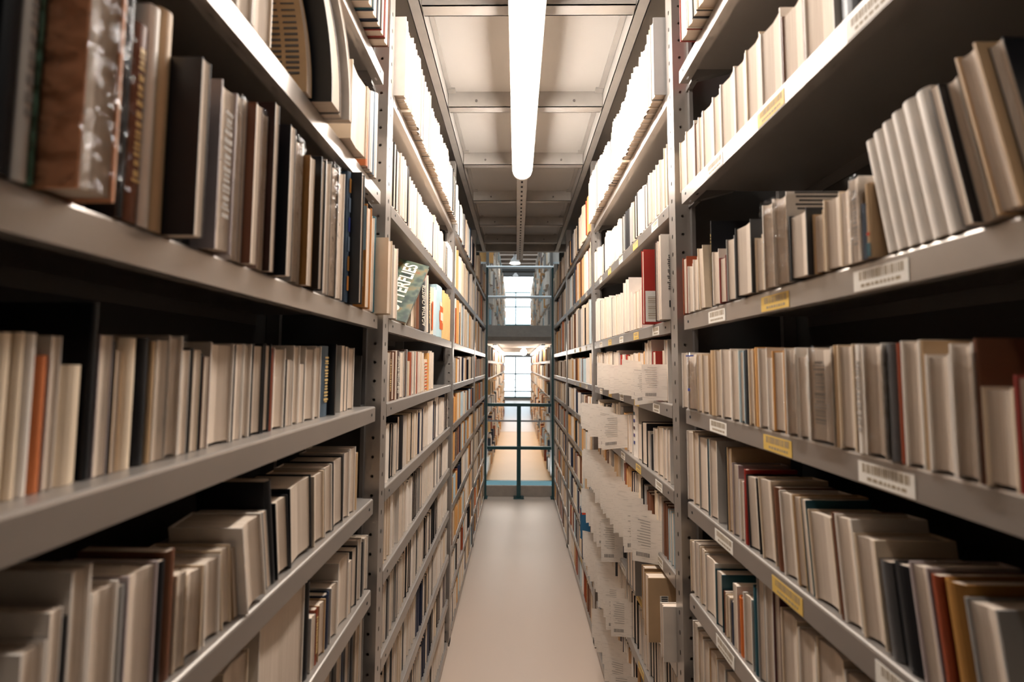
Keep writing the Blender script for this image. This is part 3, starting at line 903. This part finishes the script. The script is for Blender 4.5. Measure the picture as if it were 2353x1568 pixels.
# ------------------------------------------------------------------ geometry of one book
def book_geo(b):
    """parts of a book in its own frame: x outward from the shelf, y along it, z up"""
    a = math.radians(b['lean']); t = (b['y1'] - b['y0']) * math.cos(a); h, d, k = b['h'], b['d'], b['kind']
    ys = -t if b['lean'] > 0 else 0
    C = COVER[b['cov']]; cv, pg = MB(), MB()
    hard = t > .016
    c = .0018 if hard else .0007; ov = .003 if hard else .0006
    c = min(c, t * .22)
    if k == 'S':
        r = min(.007, t * .28); N = 6
        outer = [(-r * (2 * i / N - 1) ** 2, ys + t * i / N) for i in range(N + 1)]
        inner = [(x - c, min(max(y, ys + c), ys + t - c)) for x, y in outer]
        cv.prism(outer + [(-d, ys + t), (-d, ys + t - c)] + inner[::-1] + [(-d, ys + c), (-d, ys)], 0, h, C)
        pg.box(-d + ov, -r - c, ys + c, ys + t - c, ov, h - ov, PAGES)
    else:
        cv.prism([(0, ys), (0, ys + c), (-d + c, ys + c), (-d + c, ys + t - c), (0, ys + t - c), (0, ys + t), (-d, ys + t), (-d, ys)], 0, h, C)
        q = min(.004, t * .12)
        pg.prism([(-ov, ys + c), (-ov - q, ys + t / 2), (-ov, ys + t - c), (-d + c, ys + t - c), (-d + c, ys + c)], ov, h - ov, PAGES)
    return cv, pg, t, ys
def place(b):
    """pivot and lean"""
    a = math.radians(b['lean']); y = b['y1'] if b['lean'] > 0 else b['y0']
    return Vector((b['face'] + OUT[b['sd']] * b['out'], y, b['z'] + .0005)), -a
_rw = {}
for b in BOOKS:
    if b['bay'] != 9: _rw.setdefault((b['sd'], b['lv']), []).append(b)
_drop = set()
for l in _rw.values():                         # two books never share a place
    hand = [b for b in l if not b['auto']]
    for b in l:
        if b['auto'] and any(b['y0'] < q['y1'] + .001 and q['y0'] < b['y1'] + .001 for q in hand): _drop.add(id(b))
BOOKS = [b for b in BOOKS if id(b) not in _drop]
def score(b):
    if b['bay'] == 9: return 0
    ym = (b['y0'] + b['y1']) / 2; x = b['face']; best = None
    for zz in (b['z'] + .01, b['z'] + b['h'] * .5, b['z'] + b['h']):
        p = proj(x, ym, zz)
        if p and -15 < p[0] < 2368 and -15 < p[1] < 1583: best = 1
    if not best: return -1
    return FPX ** 2 * abs(x) * (b['y1'] - b['y0']) * b['h'] / max(.2, ym) ** 3
for b in BOOKS: b['sc'] = score(b)
special = [b for b in BOOKS if b['ext'] and b['sc'] > 0]
rest = sorted([b for b in BOOKS if not b['ext'] and b['sc'] > 0], key=lambda b: -b['sc'])
N_IND = 300
chosen = special + rest[:N_IND - len(special)]
chosen_ids = {id(b) for b in chosen}
print('books', len(BOOKS), 'in view', sum(b['sc'] > 0 for b in BOOKS))

# ordinal of every book on its shelf, counted from the grey post between the two nearest bays
rows_ = {}
for b in BOOKS:
    if b['bay'] != 9: rows_.setdefault((b['sd'], b['lv'], b['bay']), []).append(b)
for (sd, lv, bay), l in rows_.items():
    l.sort(key=lambda b: b['y0'], reverse=(bay == 0))
    for i, b in enumerate(l): b['n'] = i + 1
SHN = {'A': 'top shelf', 'B': 'second shelf down', 'C': 'third shelf down', 'D': 'fourth shelf down', 'E': 'fifth shelf down', 'F': 'sixth shelf down', 'G': 'seventh shelf down', 'H': 'eighth shelf down', 'I': 'ninth shelf down', 'J': 'bottom shelf'}
def label_of(b):
    c = CNAME[b['cov']]
    nm = {'F': '%s book with page edges outward' % c, 'S': 'book with %s spine outward' % c, 'P': '%s book in clear plastic' % c}[b['kind']]  # deep-set black spines include gap fillers that stand for shade
    side = SIDE[b['sd']]
    if b['bay'] == 0: return '%s, %s before %s post, %s' % (nm, ordi(b['n']), side, SHN[b['lv']])
    if b['bay'] == 1: return '%s, %s beyond near %s post, %s' % (nm, ordi(b['n']), side, SHN[b['lv']])
    return '%s, %s in %s %s bay, %s' % (nm, ordi(b['n']), BAYN[b['bay']], side, SHN[b['lv']])
SPECIAL = {'wrap': 'orange-brown package wrapped in shiny crumpled plastic on the near left shelf', 'agatha': 'thick black book with large grey capitals down its spine, left second bay', 'giles': 'dark brown book with small pale capitals down its spine, left second bay', 'bluebook': 'blue book with an orange corner patch jutting out of the right third bay',
           'redlabel': 'tall red book with a large barcode sticker, right second bay', 'textside': 'tall white binder with small print beside the red book', 'code': 'tan book with a barcode sticker jutting over the right aisle edge',
           'figure': 'sky-blue book with an orange and white figure on its spine', 'squares': 'white spine with a column of small coloured squares', 'picture': 'dark book with a blue and ochre picture spine near left post',
           'orangeband': 'cream book with an orange band on its spine, left second bay', 'emblem': 'cream box-like volume with a small emblem on its side', 'oval': 'tan-sided book with a dark oval patch at the right edge',
           'dot': 'tan spine with an orange dot and a blue mark, near right', 'patside': 'plastic-covered white book with patterned side, near right shelf', 'picture2': 'amber-covered picture book near the left post', 'band': 'white folder with a dark blue band across its top'}
def marks(b, t, ys, mt, n=9, z0=.2, z1=.85, w_=.5, face='front'):
    """rows of small illegible print down a spine"""
    m = MB(); h = b['h']; rr = random.Random(int(b['y0'] * 1e4)); z = h * z0; yc = ys + t / 2
    while z < h * z1:
        l = h * rr.uniform(.02, .06); wd = t * w_ * rr.uniform(.6, 1) / 2
        m.box(.0003, .0007, yc - wd, yc + wd, z, z + l * .55, mt); z += l
    return m
def text_mesh(s, size, bold=0):
    cu = bpy.data.curves.new('lettering', 'FONT'); cu.body = s; cu.size = size; cu.extrude = .0003; cu.offset = bold
    o = bpy.data.objects.new('lettering', cu); COL.objects.link(o); dg = bpy.context.evaluated_depsgraph_get()
    me = bpy.data.meshes.new_from_object(o.evaluated_get(dg)); bpy.data.objects.remove(o); bpy.data.curves.remove(cu); return me
def lettering(s, name, parent, mt, height, width, M, bold=0):
    """text scaled to width x height, then put in place by the matrix M (text plane xy)"""
    me = text_mesh(s, 1.0, bold); xs = [v.co.x for v in me.vertices]; yv = [v.co.y for v in me.vertices]
    sx = width / (max(xs) - min(xs)); sy = height / (max(yv) - min(yv)); x0, y0 = min(xs), min(yv)
    for v in me.vertices: v.co = M @ Vector(((v.co.x - x0) * sx, (v.co.y - y0) * sy, v.co.z))
    me.materials.clear(); me.materials.append(mt); me.name = name
    o = bpy.data.objects.new(name, me); COL.objects.link(o); o.parent = parent; return o
STUFF = MB()
GOLD = mat('gilt_print', (214, 182, 120), .4); OFFW = mat('pale_print', (226, 216, 196), .5); BLUEI = mat('blue_print', (40, 56, 130), .5); ORI = mat('orange_print', (206, 92, 34), .5); REDI = mat('red_print', (196, 70, 38), .5)
for b in BOOKS:
    if b['sc'] < 0 and b['bay'] != 0: continue
    cv, pg, t, ys = book_geo(b); P, a = place(b); right = b['sd'] == 'R'
    if right: cv.mirror_x(); pg.mirror_x()
    if id(b) not in chosen_ids:
        ca, sa = math.cos(a), math.sin(a)
        for part in (cv, pg):
            k = len(STUFF.v); mi = [STUFF.mi(q) for q in part.mats]
            STUFF.v += [(P.x + x, P.y + y * ca - z * sa, P.z + y * sa + z * ca) for x, y, z in part.v]
            for f, q in zip(part.f, part.m): STUFF.f.append(tuple(k + i for i in f)); STUFF.m.append(mi[q])
        continue
    e = b['ext']
    t_ = thing('book', SPECIAL.get(e) or label_of(b), 'book', P, (a, 0, 0), 'books on the shelves along the aisle')
    cv.build('cover', t_); pg.build('page_block', t_)
    add = None; h, d = b['h'], b['d']
    if b['kind'] == 'P':
        m = MB(); x1 = .004
        m.add([(x1, ys - .001, 0), (x1, ys + t + .001, 0), (x1, ys + t + .001, h + .002), (x1, ys - .001, h + .002), (-d, ys - .001, 0), (-d, ys - .001, h + .002)], [(0, 1, 2, 3), (4, 0, 3, 5)], WRAP)
        if right: m.mirror_x()
        m.build('plastic_sleeve', t_)
    if e in ('marks', 'marks2', 'textside', 'squares', 'band', 'orangeband', 'figure', 'dot', 'redlabel', 'code', 'emblem', 'patside', 'picture', 'picture2', 'oval', 'bluebook'):
        m = MB(); nm = 'printed_marks'; yc = ys + t / 2
        dark_cover = b['cov'] in ('k', 'br', 'dbr', 'b', 't', 'slate', 'rust', 'br2')
        if e == 'marks': m = marks(b, t, ys, GOLD if dark_cover else INKF)
        elif e == 'marks2':
            rr = random.Random(5)
            for k in range(9): m.box(.0003, .0007, ys + t * .2, ys + t * .8, h * (.06 + .1 * k), h * (.10 + .1 * k), ORI)
        elif e == 'squares':
            for k, q in enumerate((COVER['t'], BLUEI, COVER['dr'], COVER['pu'], BLUEI)): m.box(.0003, .0008, ys + t * .38, ys + t * .62, h * (.80 - .14 * k), h * (.86 - .14 * k), q)
        elif e == 'band': m.box(.0045, .005, ys + t * .1, ys + t * .95, h * .945, h * .97, BLUEI); m.box(.0045, .005, ys + t * .55, ys + t * .8, h * .33, h * .38, BLUEI)
        elif e == 'orangeband': m.box(.0003, .0008, ys + t * .1, ys + t * .5, h * .1, h * .7, ORI)
        elif e == 'figure':
            m.prism_y([(0, 0)], 0, 0, ORI) if 0 else None
            for (y0, y1, z0, z1, q) in ((.35, .95, .16, .30, ORI), (.30, .8, .30, .52, ORI), (.4, .95, .52, .62, ORI), (.5, .98, .34, .5, OFFW), (.35, .75, .62, .7, OFFW)): m.box(.0003, .0007 + .0001 * (q is OFFW), ys + t * y0, ys + t * y1, h * z0, h * z1, q)
        elif e == 'dot':
            m.tube((.0, yc, h * .32), (.0008, yc, h * .32), t * .3, REDI, 14); m.box(.0003, .0008, ys + t * .1, ys + t * .9, h * .02, h * .2, COVER['t'])
        elif e == 'redlabel':
            m.box(-.064, -.004, ys - .0006, ys - .0001, h * .03, h * .44, LBLW); rr = random.Random(3); z = h * .07
            while z < h * .36: q = rr.choice((.0015, .003)); m.box(-.056, -.012, ys - .0009, ys - .0006, z, z + q, INKD); z += q + .003
        elif e == 'code':
            m.box(-.058, -.034, ys - .0006, ys - .0001, h * .40, h * .72, LBLW); z = h * .42
            while z < h * .7: m.box(-.056, -.038, ys - .0009, ys - .0006, z, z + .003, INKK); z += .0055
        elif e == 'textside':
            rr = random.Random(9); z = h * .35
            while z < h * .75: m.box(-.03, -.02 + rr.uniform(-.003, .003), ys - .0009, ys - .0002, z, z + .003, INK); z += .006
            m.box(-.034, -.022, ys - .0009, ys - .0002, h * .14, h * .22, INKK)
        elif e == 'emblem':
            for zz in (.52, .58, .63): m.box(-.028, -.012, ys - .0006, ys - .0001, h * zz, h * (zz + .02), INK)
        elif e == 'patside':
            rr = random.Random(4); z = h * .80
            while z < h * .98: m.box(-.10, -.012 - rr.uniform(0, .02), ys - .0006, ys - .0001, z, z + .003, INK); z += .0065
            m.box(-.15, -.085, ys - .0009, ys - .0002, h * .78, h * .96, REDI)
        elif e == 'picture':
            for k, q in enumerate((COVER['oc'], COVER['bl'], BLUEI, COVER['bl'], COVER['oc'], COVER['or2'])): m.box(.0003, .0007, ys + t * .2, ys + t * .8, h * (.84 - .15 * k), h * (.95 - .15 * k), q)
        elif e == 'picture2':
            m.box(-.03, -.001, ys - .0006, ys - .0001, h * .55, h * .98, COVER['sky']); m.box(-.026, -.004, ys - .0009, ys - .0003, h * .2, h * .45, COVER['tan2'])
        elif e == 'bluebook':
            m.box(.0003, .0008, ys + t * .05, ys + t * .5, h * .8, h * .95, REDI); m.box(.0003, .0008, ys + t * .1, ys + t * .6, h * .06, h * .24, OFFW); m.box(.0003, .0008, ys + t * .3, ys + t * .7, h * .45, h * .55, OFFW)
            m.box(-.05, -.008, ys - .0007, ys - .0001, h * .8, h * .95, REDI)
        elif e == 'oval':
            pts = [(-.07 + .045 * math.cos(i * math.pi / 10), h * .45 + h * .36 * math.sin(i * math.pi / 10)) for i in range(20)]
            m.add([(x, ys - .0006, z) for x, z in pts], [tuple(range(20))], INKK)
        if right: m.mirror_x()
        m.build(nm, t_)
    if e in ('agatha', 'giles'):
        wtx = h * (.80 if e == 'agatha' else .76); htx = t * (.52 if e == 'agatha' else .62)
        if e == 'agatha':     # reads upward
            M = Matrix(((0, 0, 1, .0012), (0, 0, 0, 0), (1, 0, 0, h * .08), (0, 0, 0, 1))); M = Matrix(((0, 0, 1, .0008), (0, -1, 0, ys + t / 2 + htx / 2), (1, 0, 0, h * .08), (0, 0, 0, 1)))
            M = Matrix(((0, 0, 1, .0008), (0, -1, 0, ys + t * .5 + htx / 2), (1, 0, 0, h * .08), (0, 0, 0, 1)))
        else:
            M = Matrix(((0, 0, 1, .0008), (0, -1, 0, ys + t * .5 + htx / 2), (1, 0, 0, h * .12), (0, 0, 0, 1)))
        lettering({'agatha': 'AGATHA CHRISTIE', 'giles': 'GILES LYTTON STRACHEY'}[e], 'title_lettering', t_, OFFW, htx, wtx, M)
    if e == 'wrap':
        m = MB(); N = 26; rr = random.Random(2)
        g = {}
        for i in range(N + 1):
            for j in range(9):
                z = -.002 + (h + .01) * i / N; s = j / 8
                if s < .5: x, y = -.07 + .076 * s * 2, ys - .003
                else: x, y = .006, ys - .003 + (t + .006) * (s - .5) * 2
                g[i, j] = len(m.v); m.v.append((x + rr.uniform(-.002, .005), y + rr.uniform(-.005, .0005) * (s < .55), max(.0, z + rr.uniform(-.003, .003))))
        mi = m.mi(WRAP)
        for i in range(N):
            for j in range(8): m.f.append((g[i, j], g[i, j + 1], g[i + 1, j + 1], g[i + 1, j])); m.m.append(mi)
        m.build('plastic_sleeve', t_)
o = STUFF.build('books')
tag(o, 'all the remaining smaller books packed along the farther shelves of both rows', 'books', None, 'stuff')

# ------------------------------------------------------------------ the BUTTERFLIES book, leaning out of the left row
def oriented_book(name, label, corner, u, v, wd, ht, th, cov):
    """cover rectangle u x v from a corner, thickness behind it"""
    u = Vector(u).normalized(); v = (Vector(v) - u * Vector(v).dot(u)).normalized(); nrm = u.cross(v)
    t = thing(name, label, 'book', corner, None, 'books on the shelves along the aisle'); t.matrix_world = Matrix(((u.x, v.x, nrm.x, corner[0]), (u.y, v.y, nrm.y, corner[1]), (u.z, v.z, nrm.z, corner[2]), (0, 0, 0, 1)))
    return t
def camo_mat():
    m, nt, p = new_mat('mottled_green_brown_cover'); p.inputs['Roughness'].default_value = .35
    tc = nt.nodes.new('ShaderNodeTexCoord'); n_ = nt.nodes.new('ShaderNodeTexNoise'); n_.inputs['Scale'].default_value = 22; n_.inputs['Detail'].default_value = 2
    cr = nt.nodes.new('ShaderNodeValToRGB'); el = cr.color_ramp.elements
    el[0].position = .34; el[0].color = rgb(24, 38, 34); el[1].position = .70; el[1].color = rgb(126, 70, 34)
    for ps, c in ((.44, (44, 62, 50)), (.52, (80, 92, 74)), (.60, (112, 98, 62))):
        q = el.new(ps); q.color = rgb(*c)
    nt.links.new(tc.outputs['Object'], n_.inputs[0]); nt.links.new(n_.outputs[0], cr.inputs[0]); nt.links.new(cr.outputs[0], p.inputs['Base Color']); return m
CAMO = camo_mat()
c0 = Vector((-.352, 1.285, EYE + .1345)); U = Vector((.034, .177, .222)); V = Vector((-.94, -.03, .35))
t = oriented_book('book', 'large book leaning outward with BUTTERFLIES in pale capitals on mottled green cover', c0, U, V, 0, 0, 0, None)
L_, W_, T_ = .287, .205, .016
m = MB(); m.box(0, L_, 0, W_, -.002, 0, CAMO); m.box(0, L_, 0, W_, -T_, -T_ + .002, CAMO); m.box(0, L_, W_ - .003, W_, -T_, 0, CAMO); m.build('cover', t)
m = MB(); m.box(.003, L_ - .003, .003, W_ - .003, -T_ + .002, -.002, PAGES); m.build('page_block', t)
# the cover faces the camera when its normal does
NRM = t.matrix_world.to_3x3() @ Vector((0, 0, 1))
sgn = 1 if NRM.y < 0 else -1
zt = .0003 if sgn > 0 else -T_ - .0006
def on_cover(x, y): return Matrix(((1, 0, 0, x), (0, sgn, 0, y), (0, 0, sgn, zt), (0, 0, 0, 1)))
PALET = mat('pale_cover_lettering', (214, 204, 188), .5)
lettering('BUTTERFLIES', 'title_lettering', t, PALET, .047, .262, on_cover(.010, .036), .022)
lettering('BEAUTIFUL', 'title_lettering', t, PALET, .038, .21, on_cover(.045, .103), .02)

# ------------------------------------------------------------------ slumped journals on the second left shelf
def slump(y0, t, h, out, bend, cov, label, d=.22):
    m = MB(); pg = MB(); N = 16; C = COVER[cov]
    def sheet(mb, ya, yb, xa, xb, mt, zlo, zhi):
        rows = []
        for i in range(N + 1):
            s = i / N; z = zlo + (zhi - zlo) * s; q = bend * s ** 2.2; zz = z - .35 * bend * s ** 3; xs = .012 * s ** 2
            rows.append([(xa - xs, ya - q, zz), (xb - xs, ya - q, zz), (xb - xs, yb - q, zz), (xa - xs, yb - q, zz)])
        vs = [v for r in rows for v in r]; fs = [(0, 1, 2, 3)] + [tuple(4 * N + k for k in (3, 2, 1, 0))]
        for i in range(N):
            for k in range(4): fs.append((4 * i + k, 4 * i + (k + 1) % 4, 4 * i + 4 + (k + 1) % 4, 4 * i + 4 + k))
        mb.add(vs, fs, mt)
    tt = thing('journal', label, 'magazine', (FX['L'] + out, y0, ZL['B'] + .0005), None, 'soft journals slumping on the second left shelf')
    sheet(m, 0, .0012, -d, 0, C, 0, h); sheet(m, t - .0012, t, -d, 0, C, 0, h); sheet(m, .0012, t - .0012, -d, -d + .001, C, 0, h); m.build('cover', tt, fix=True)
    sheet(pg, .0014, t - .0014, -d + .0012, -.001, PAGES, .0005, h - .0005); pg.build('page_block', tt, fix=True)
    return tt
t = slump(.668, .018, .29, .004, .13, 'tan', 'slumped journal with columns of print on its cover, second left shelf')
m = MB(); rr = random.Random(8)
for ccol in range(2):
    z = .03
    while z < .25:
        s = z / .29; q = .13 * s ** 2.2; zz = z - .35 * .13 * s ** 3
        m.box(-.035 - ccol * .03, -.012 - ccol * .03, -q - .0012, -q - .0004, zz, zz + .004, INK); z += .009
m.build('printed_columns', t)
slump(.694, .034, .31, .036, .13, 'k', 'black glossy slumped journal curving toward the camera, second left shelf', .2)
slump(.732, .012, .30, .032, .12, 'w', 'white slumped journal beside the black one, second left shelf', .2)
slump(.748, .012, .30, .045, .11, 'w', 'outermost white slumped journal hanging over the lip, second left shelf', .2)

# ------------------------------------------------------------------ request slips hanging out of the books, right row
def slip_mat():
    m, nt, p = new_mat('faintly_printed_slip'); p.inputs['Roughness'].default_value = .75
    tc = nt.nodes.new('ShaderNodeTexCoord'); mp = nt.nodes.new('ShaderNodeMapping'); mp.inputs['Scale'].default_value = (30, 1, 190)
    n_ = nt.nodes.new('ShaderNodeTexNoise'); n_.inputs['Scale'].default_value = 1.0; n_.inputs['Detail'].default_value = 1
    cr = nt.nodes.new('ShaderNodeValToRGB'); cr.color_ramp.elements[0].position = .34; cr.color_ramp.elements[1].position = .46
    cr.color_ramp.elements[0].color = rgb(222, 214, 204); cr.color_ramp.elements[1].color = rgb(236, 228, 218)
    nt.links.new(tc.outputs['Object'], mp.inputs[0]); nt.links.new(mp.outputs[0], n_.inputs[0]); nt.links.new(n_.outputs[0], cr.inputs[0]); nt.links.new(cr.outputs[0], p.inputs['Base Color'])
    tl = nt.nodes.new('ShaderNodeBsdfTranslucent'); mx = nt.nodes.new('ShaderNodeMixShader'); mx.inputs[0].default_value = .45; nt.links.new(cr.outputs[0], tl.inputs[0])
    nt.links.new(p.outputs[0], mx.inputs[1]); nt.links.new(tl.outputs[0], mx.inputs[2]); nt.links.new(mx.outputs[0], nt.nodes['Material Output'].inputs[0]); return m
SLIP = slip_mat()
def slip(y, lv, z0, z1, prot, run, label, printed, i):
    rr = random.Random(i * 31 + int(y * 100)); M_, K = 7, 5
    t = thing('paper_slip', label, 'paper', (FX['R'], y, ZL[lv] + z0), None, 'white paper slips hanging out of the right-hand books')
    tilt = rr.uniform(-.03, .03); curl = rr.uniform(.004, .016)
    def pt(s, q): return (.011 - (prot + .011) * s, run * s - curl * s ** 2 * (1 - .5 * q), (z1 - z0) * q + tilt * s * .5 - .008 * s * (1 - q))
    m = MB(); vs = [pt(a / M_, c / K) for a in range(M_ + 1) for c in range(K + 1)]
    fs = [(a * (K + 1) + c, (a + 1) * (K + 1) + c, (a + 1) * (K + 1) + c + 1, a * (K + 1) + c + 1) for a in range(M_) for c in range(K)]
    m.add(vs, fs, SLIP); m.build('sheet', t)
    if printed:
        m = MB()
        def dash(s0, s1, q0, q1, mt):
            a, b, c, d = (Vector(pt(s, q)) + Vector((0, -.0008, 0)) for s, q in ((s0, q0), (s1, q0), (s1, q1), (s0, q1))); m.add([a, b, c, d], [(0, 1, 2, 3)], mt)
        q = .90
        while q > .34: dash(.38, .38 + rr.uniform(.3, .52), q, q + .018, INKF); q -= .06
        m.build('printed_lines', t)
        m = MB(); s = .42
        while s < .86: dash(s, s + .012, .12, .21, INK); s += rr.choice((.02, .026))
        m.build('barcode', t)
PLACE = {'D': 'fourth', 'E': 'fifth', 'F': 'sixth', 'G': 'seventh', 'H': 'eighth', 'I': 'ninth'}
for lv, ys_, z0, z1, pr, rn in (('D', np.linspace(1.225, 1.95, 13), .004, .112, .036, .10), ('E', np.linspace(1.66, 2.2, 8), .012, .14, .088, .045), ('F', np.linspace(1.285, 2.27, 22), -.03, .10, .072, .03),
                            ('G', np.linspace(1.76, 2.27, 10), -.01, .12, .07, .03), ('H', np.linspace(1.62, 2.25, 12), .0, .12, .075, .03), ('I', np.linspace(1.50, 2.0, 8), .0, .12, .075, .03)):
    for i, y in enumerate(ys_):
        slip(float(y) + R.uniform(-.006, .006), lv, z0 + R.uniform(-.012, .012), z1 + R.uniform(-.012, .012), pr + R.uniform(-.008, .008), rn,
             ('nearest printed slip hanging out of the %s shelf down, right second bay' % PLACE[lv]) if i == 0 else '%s white slip from the near end, %s shelf down, right second bay' % (ordi(i + 1), PLACE[lv]), i < 3, i)
# bookends at the far ends of two left shelves, and a box at the back of the right-hand one
for lv, y, lab in (('D', 2.262, 'grey steel bookend at the far end of the fourth left shelf, second bay'), ('D', 1.052, 'dark grey steel bookend before the first left post, fourth shelf down')):
    t = thing('bookend', lab, 'bookend', (FX['L'], y, ZL[lv] + .0005)); m = MB(); m.box(-.20, -.035, 0, .002, 0, .13, PANEL); m.build('upright_plate', t); m = MB(); m.box(-.20, -.035, -.03 if y > 2 else .002, .0 if y > 2 else .03, 0, .0015, PANEL); m.build('foot_plate', t)
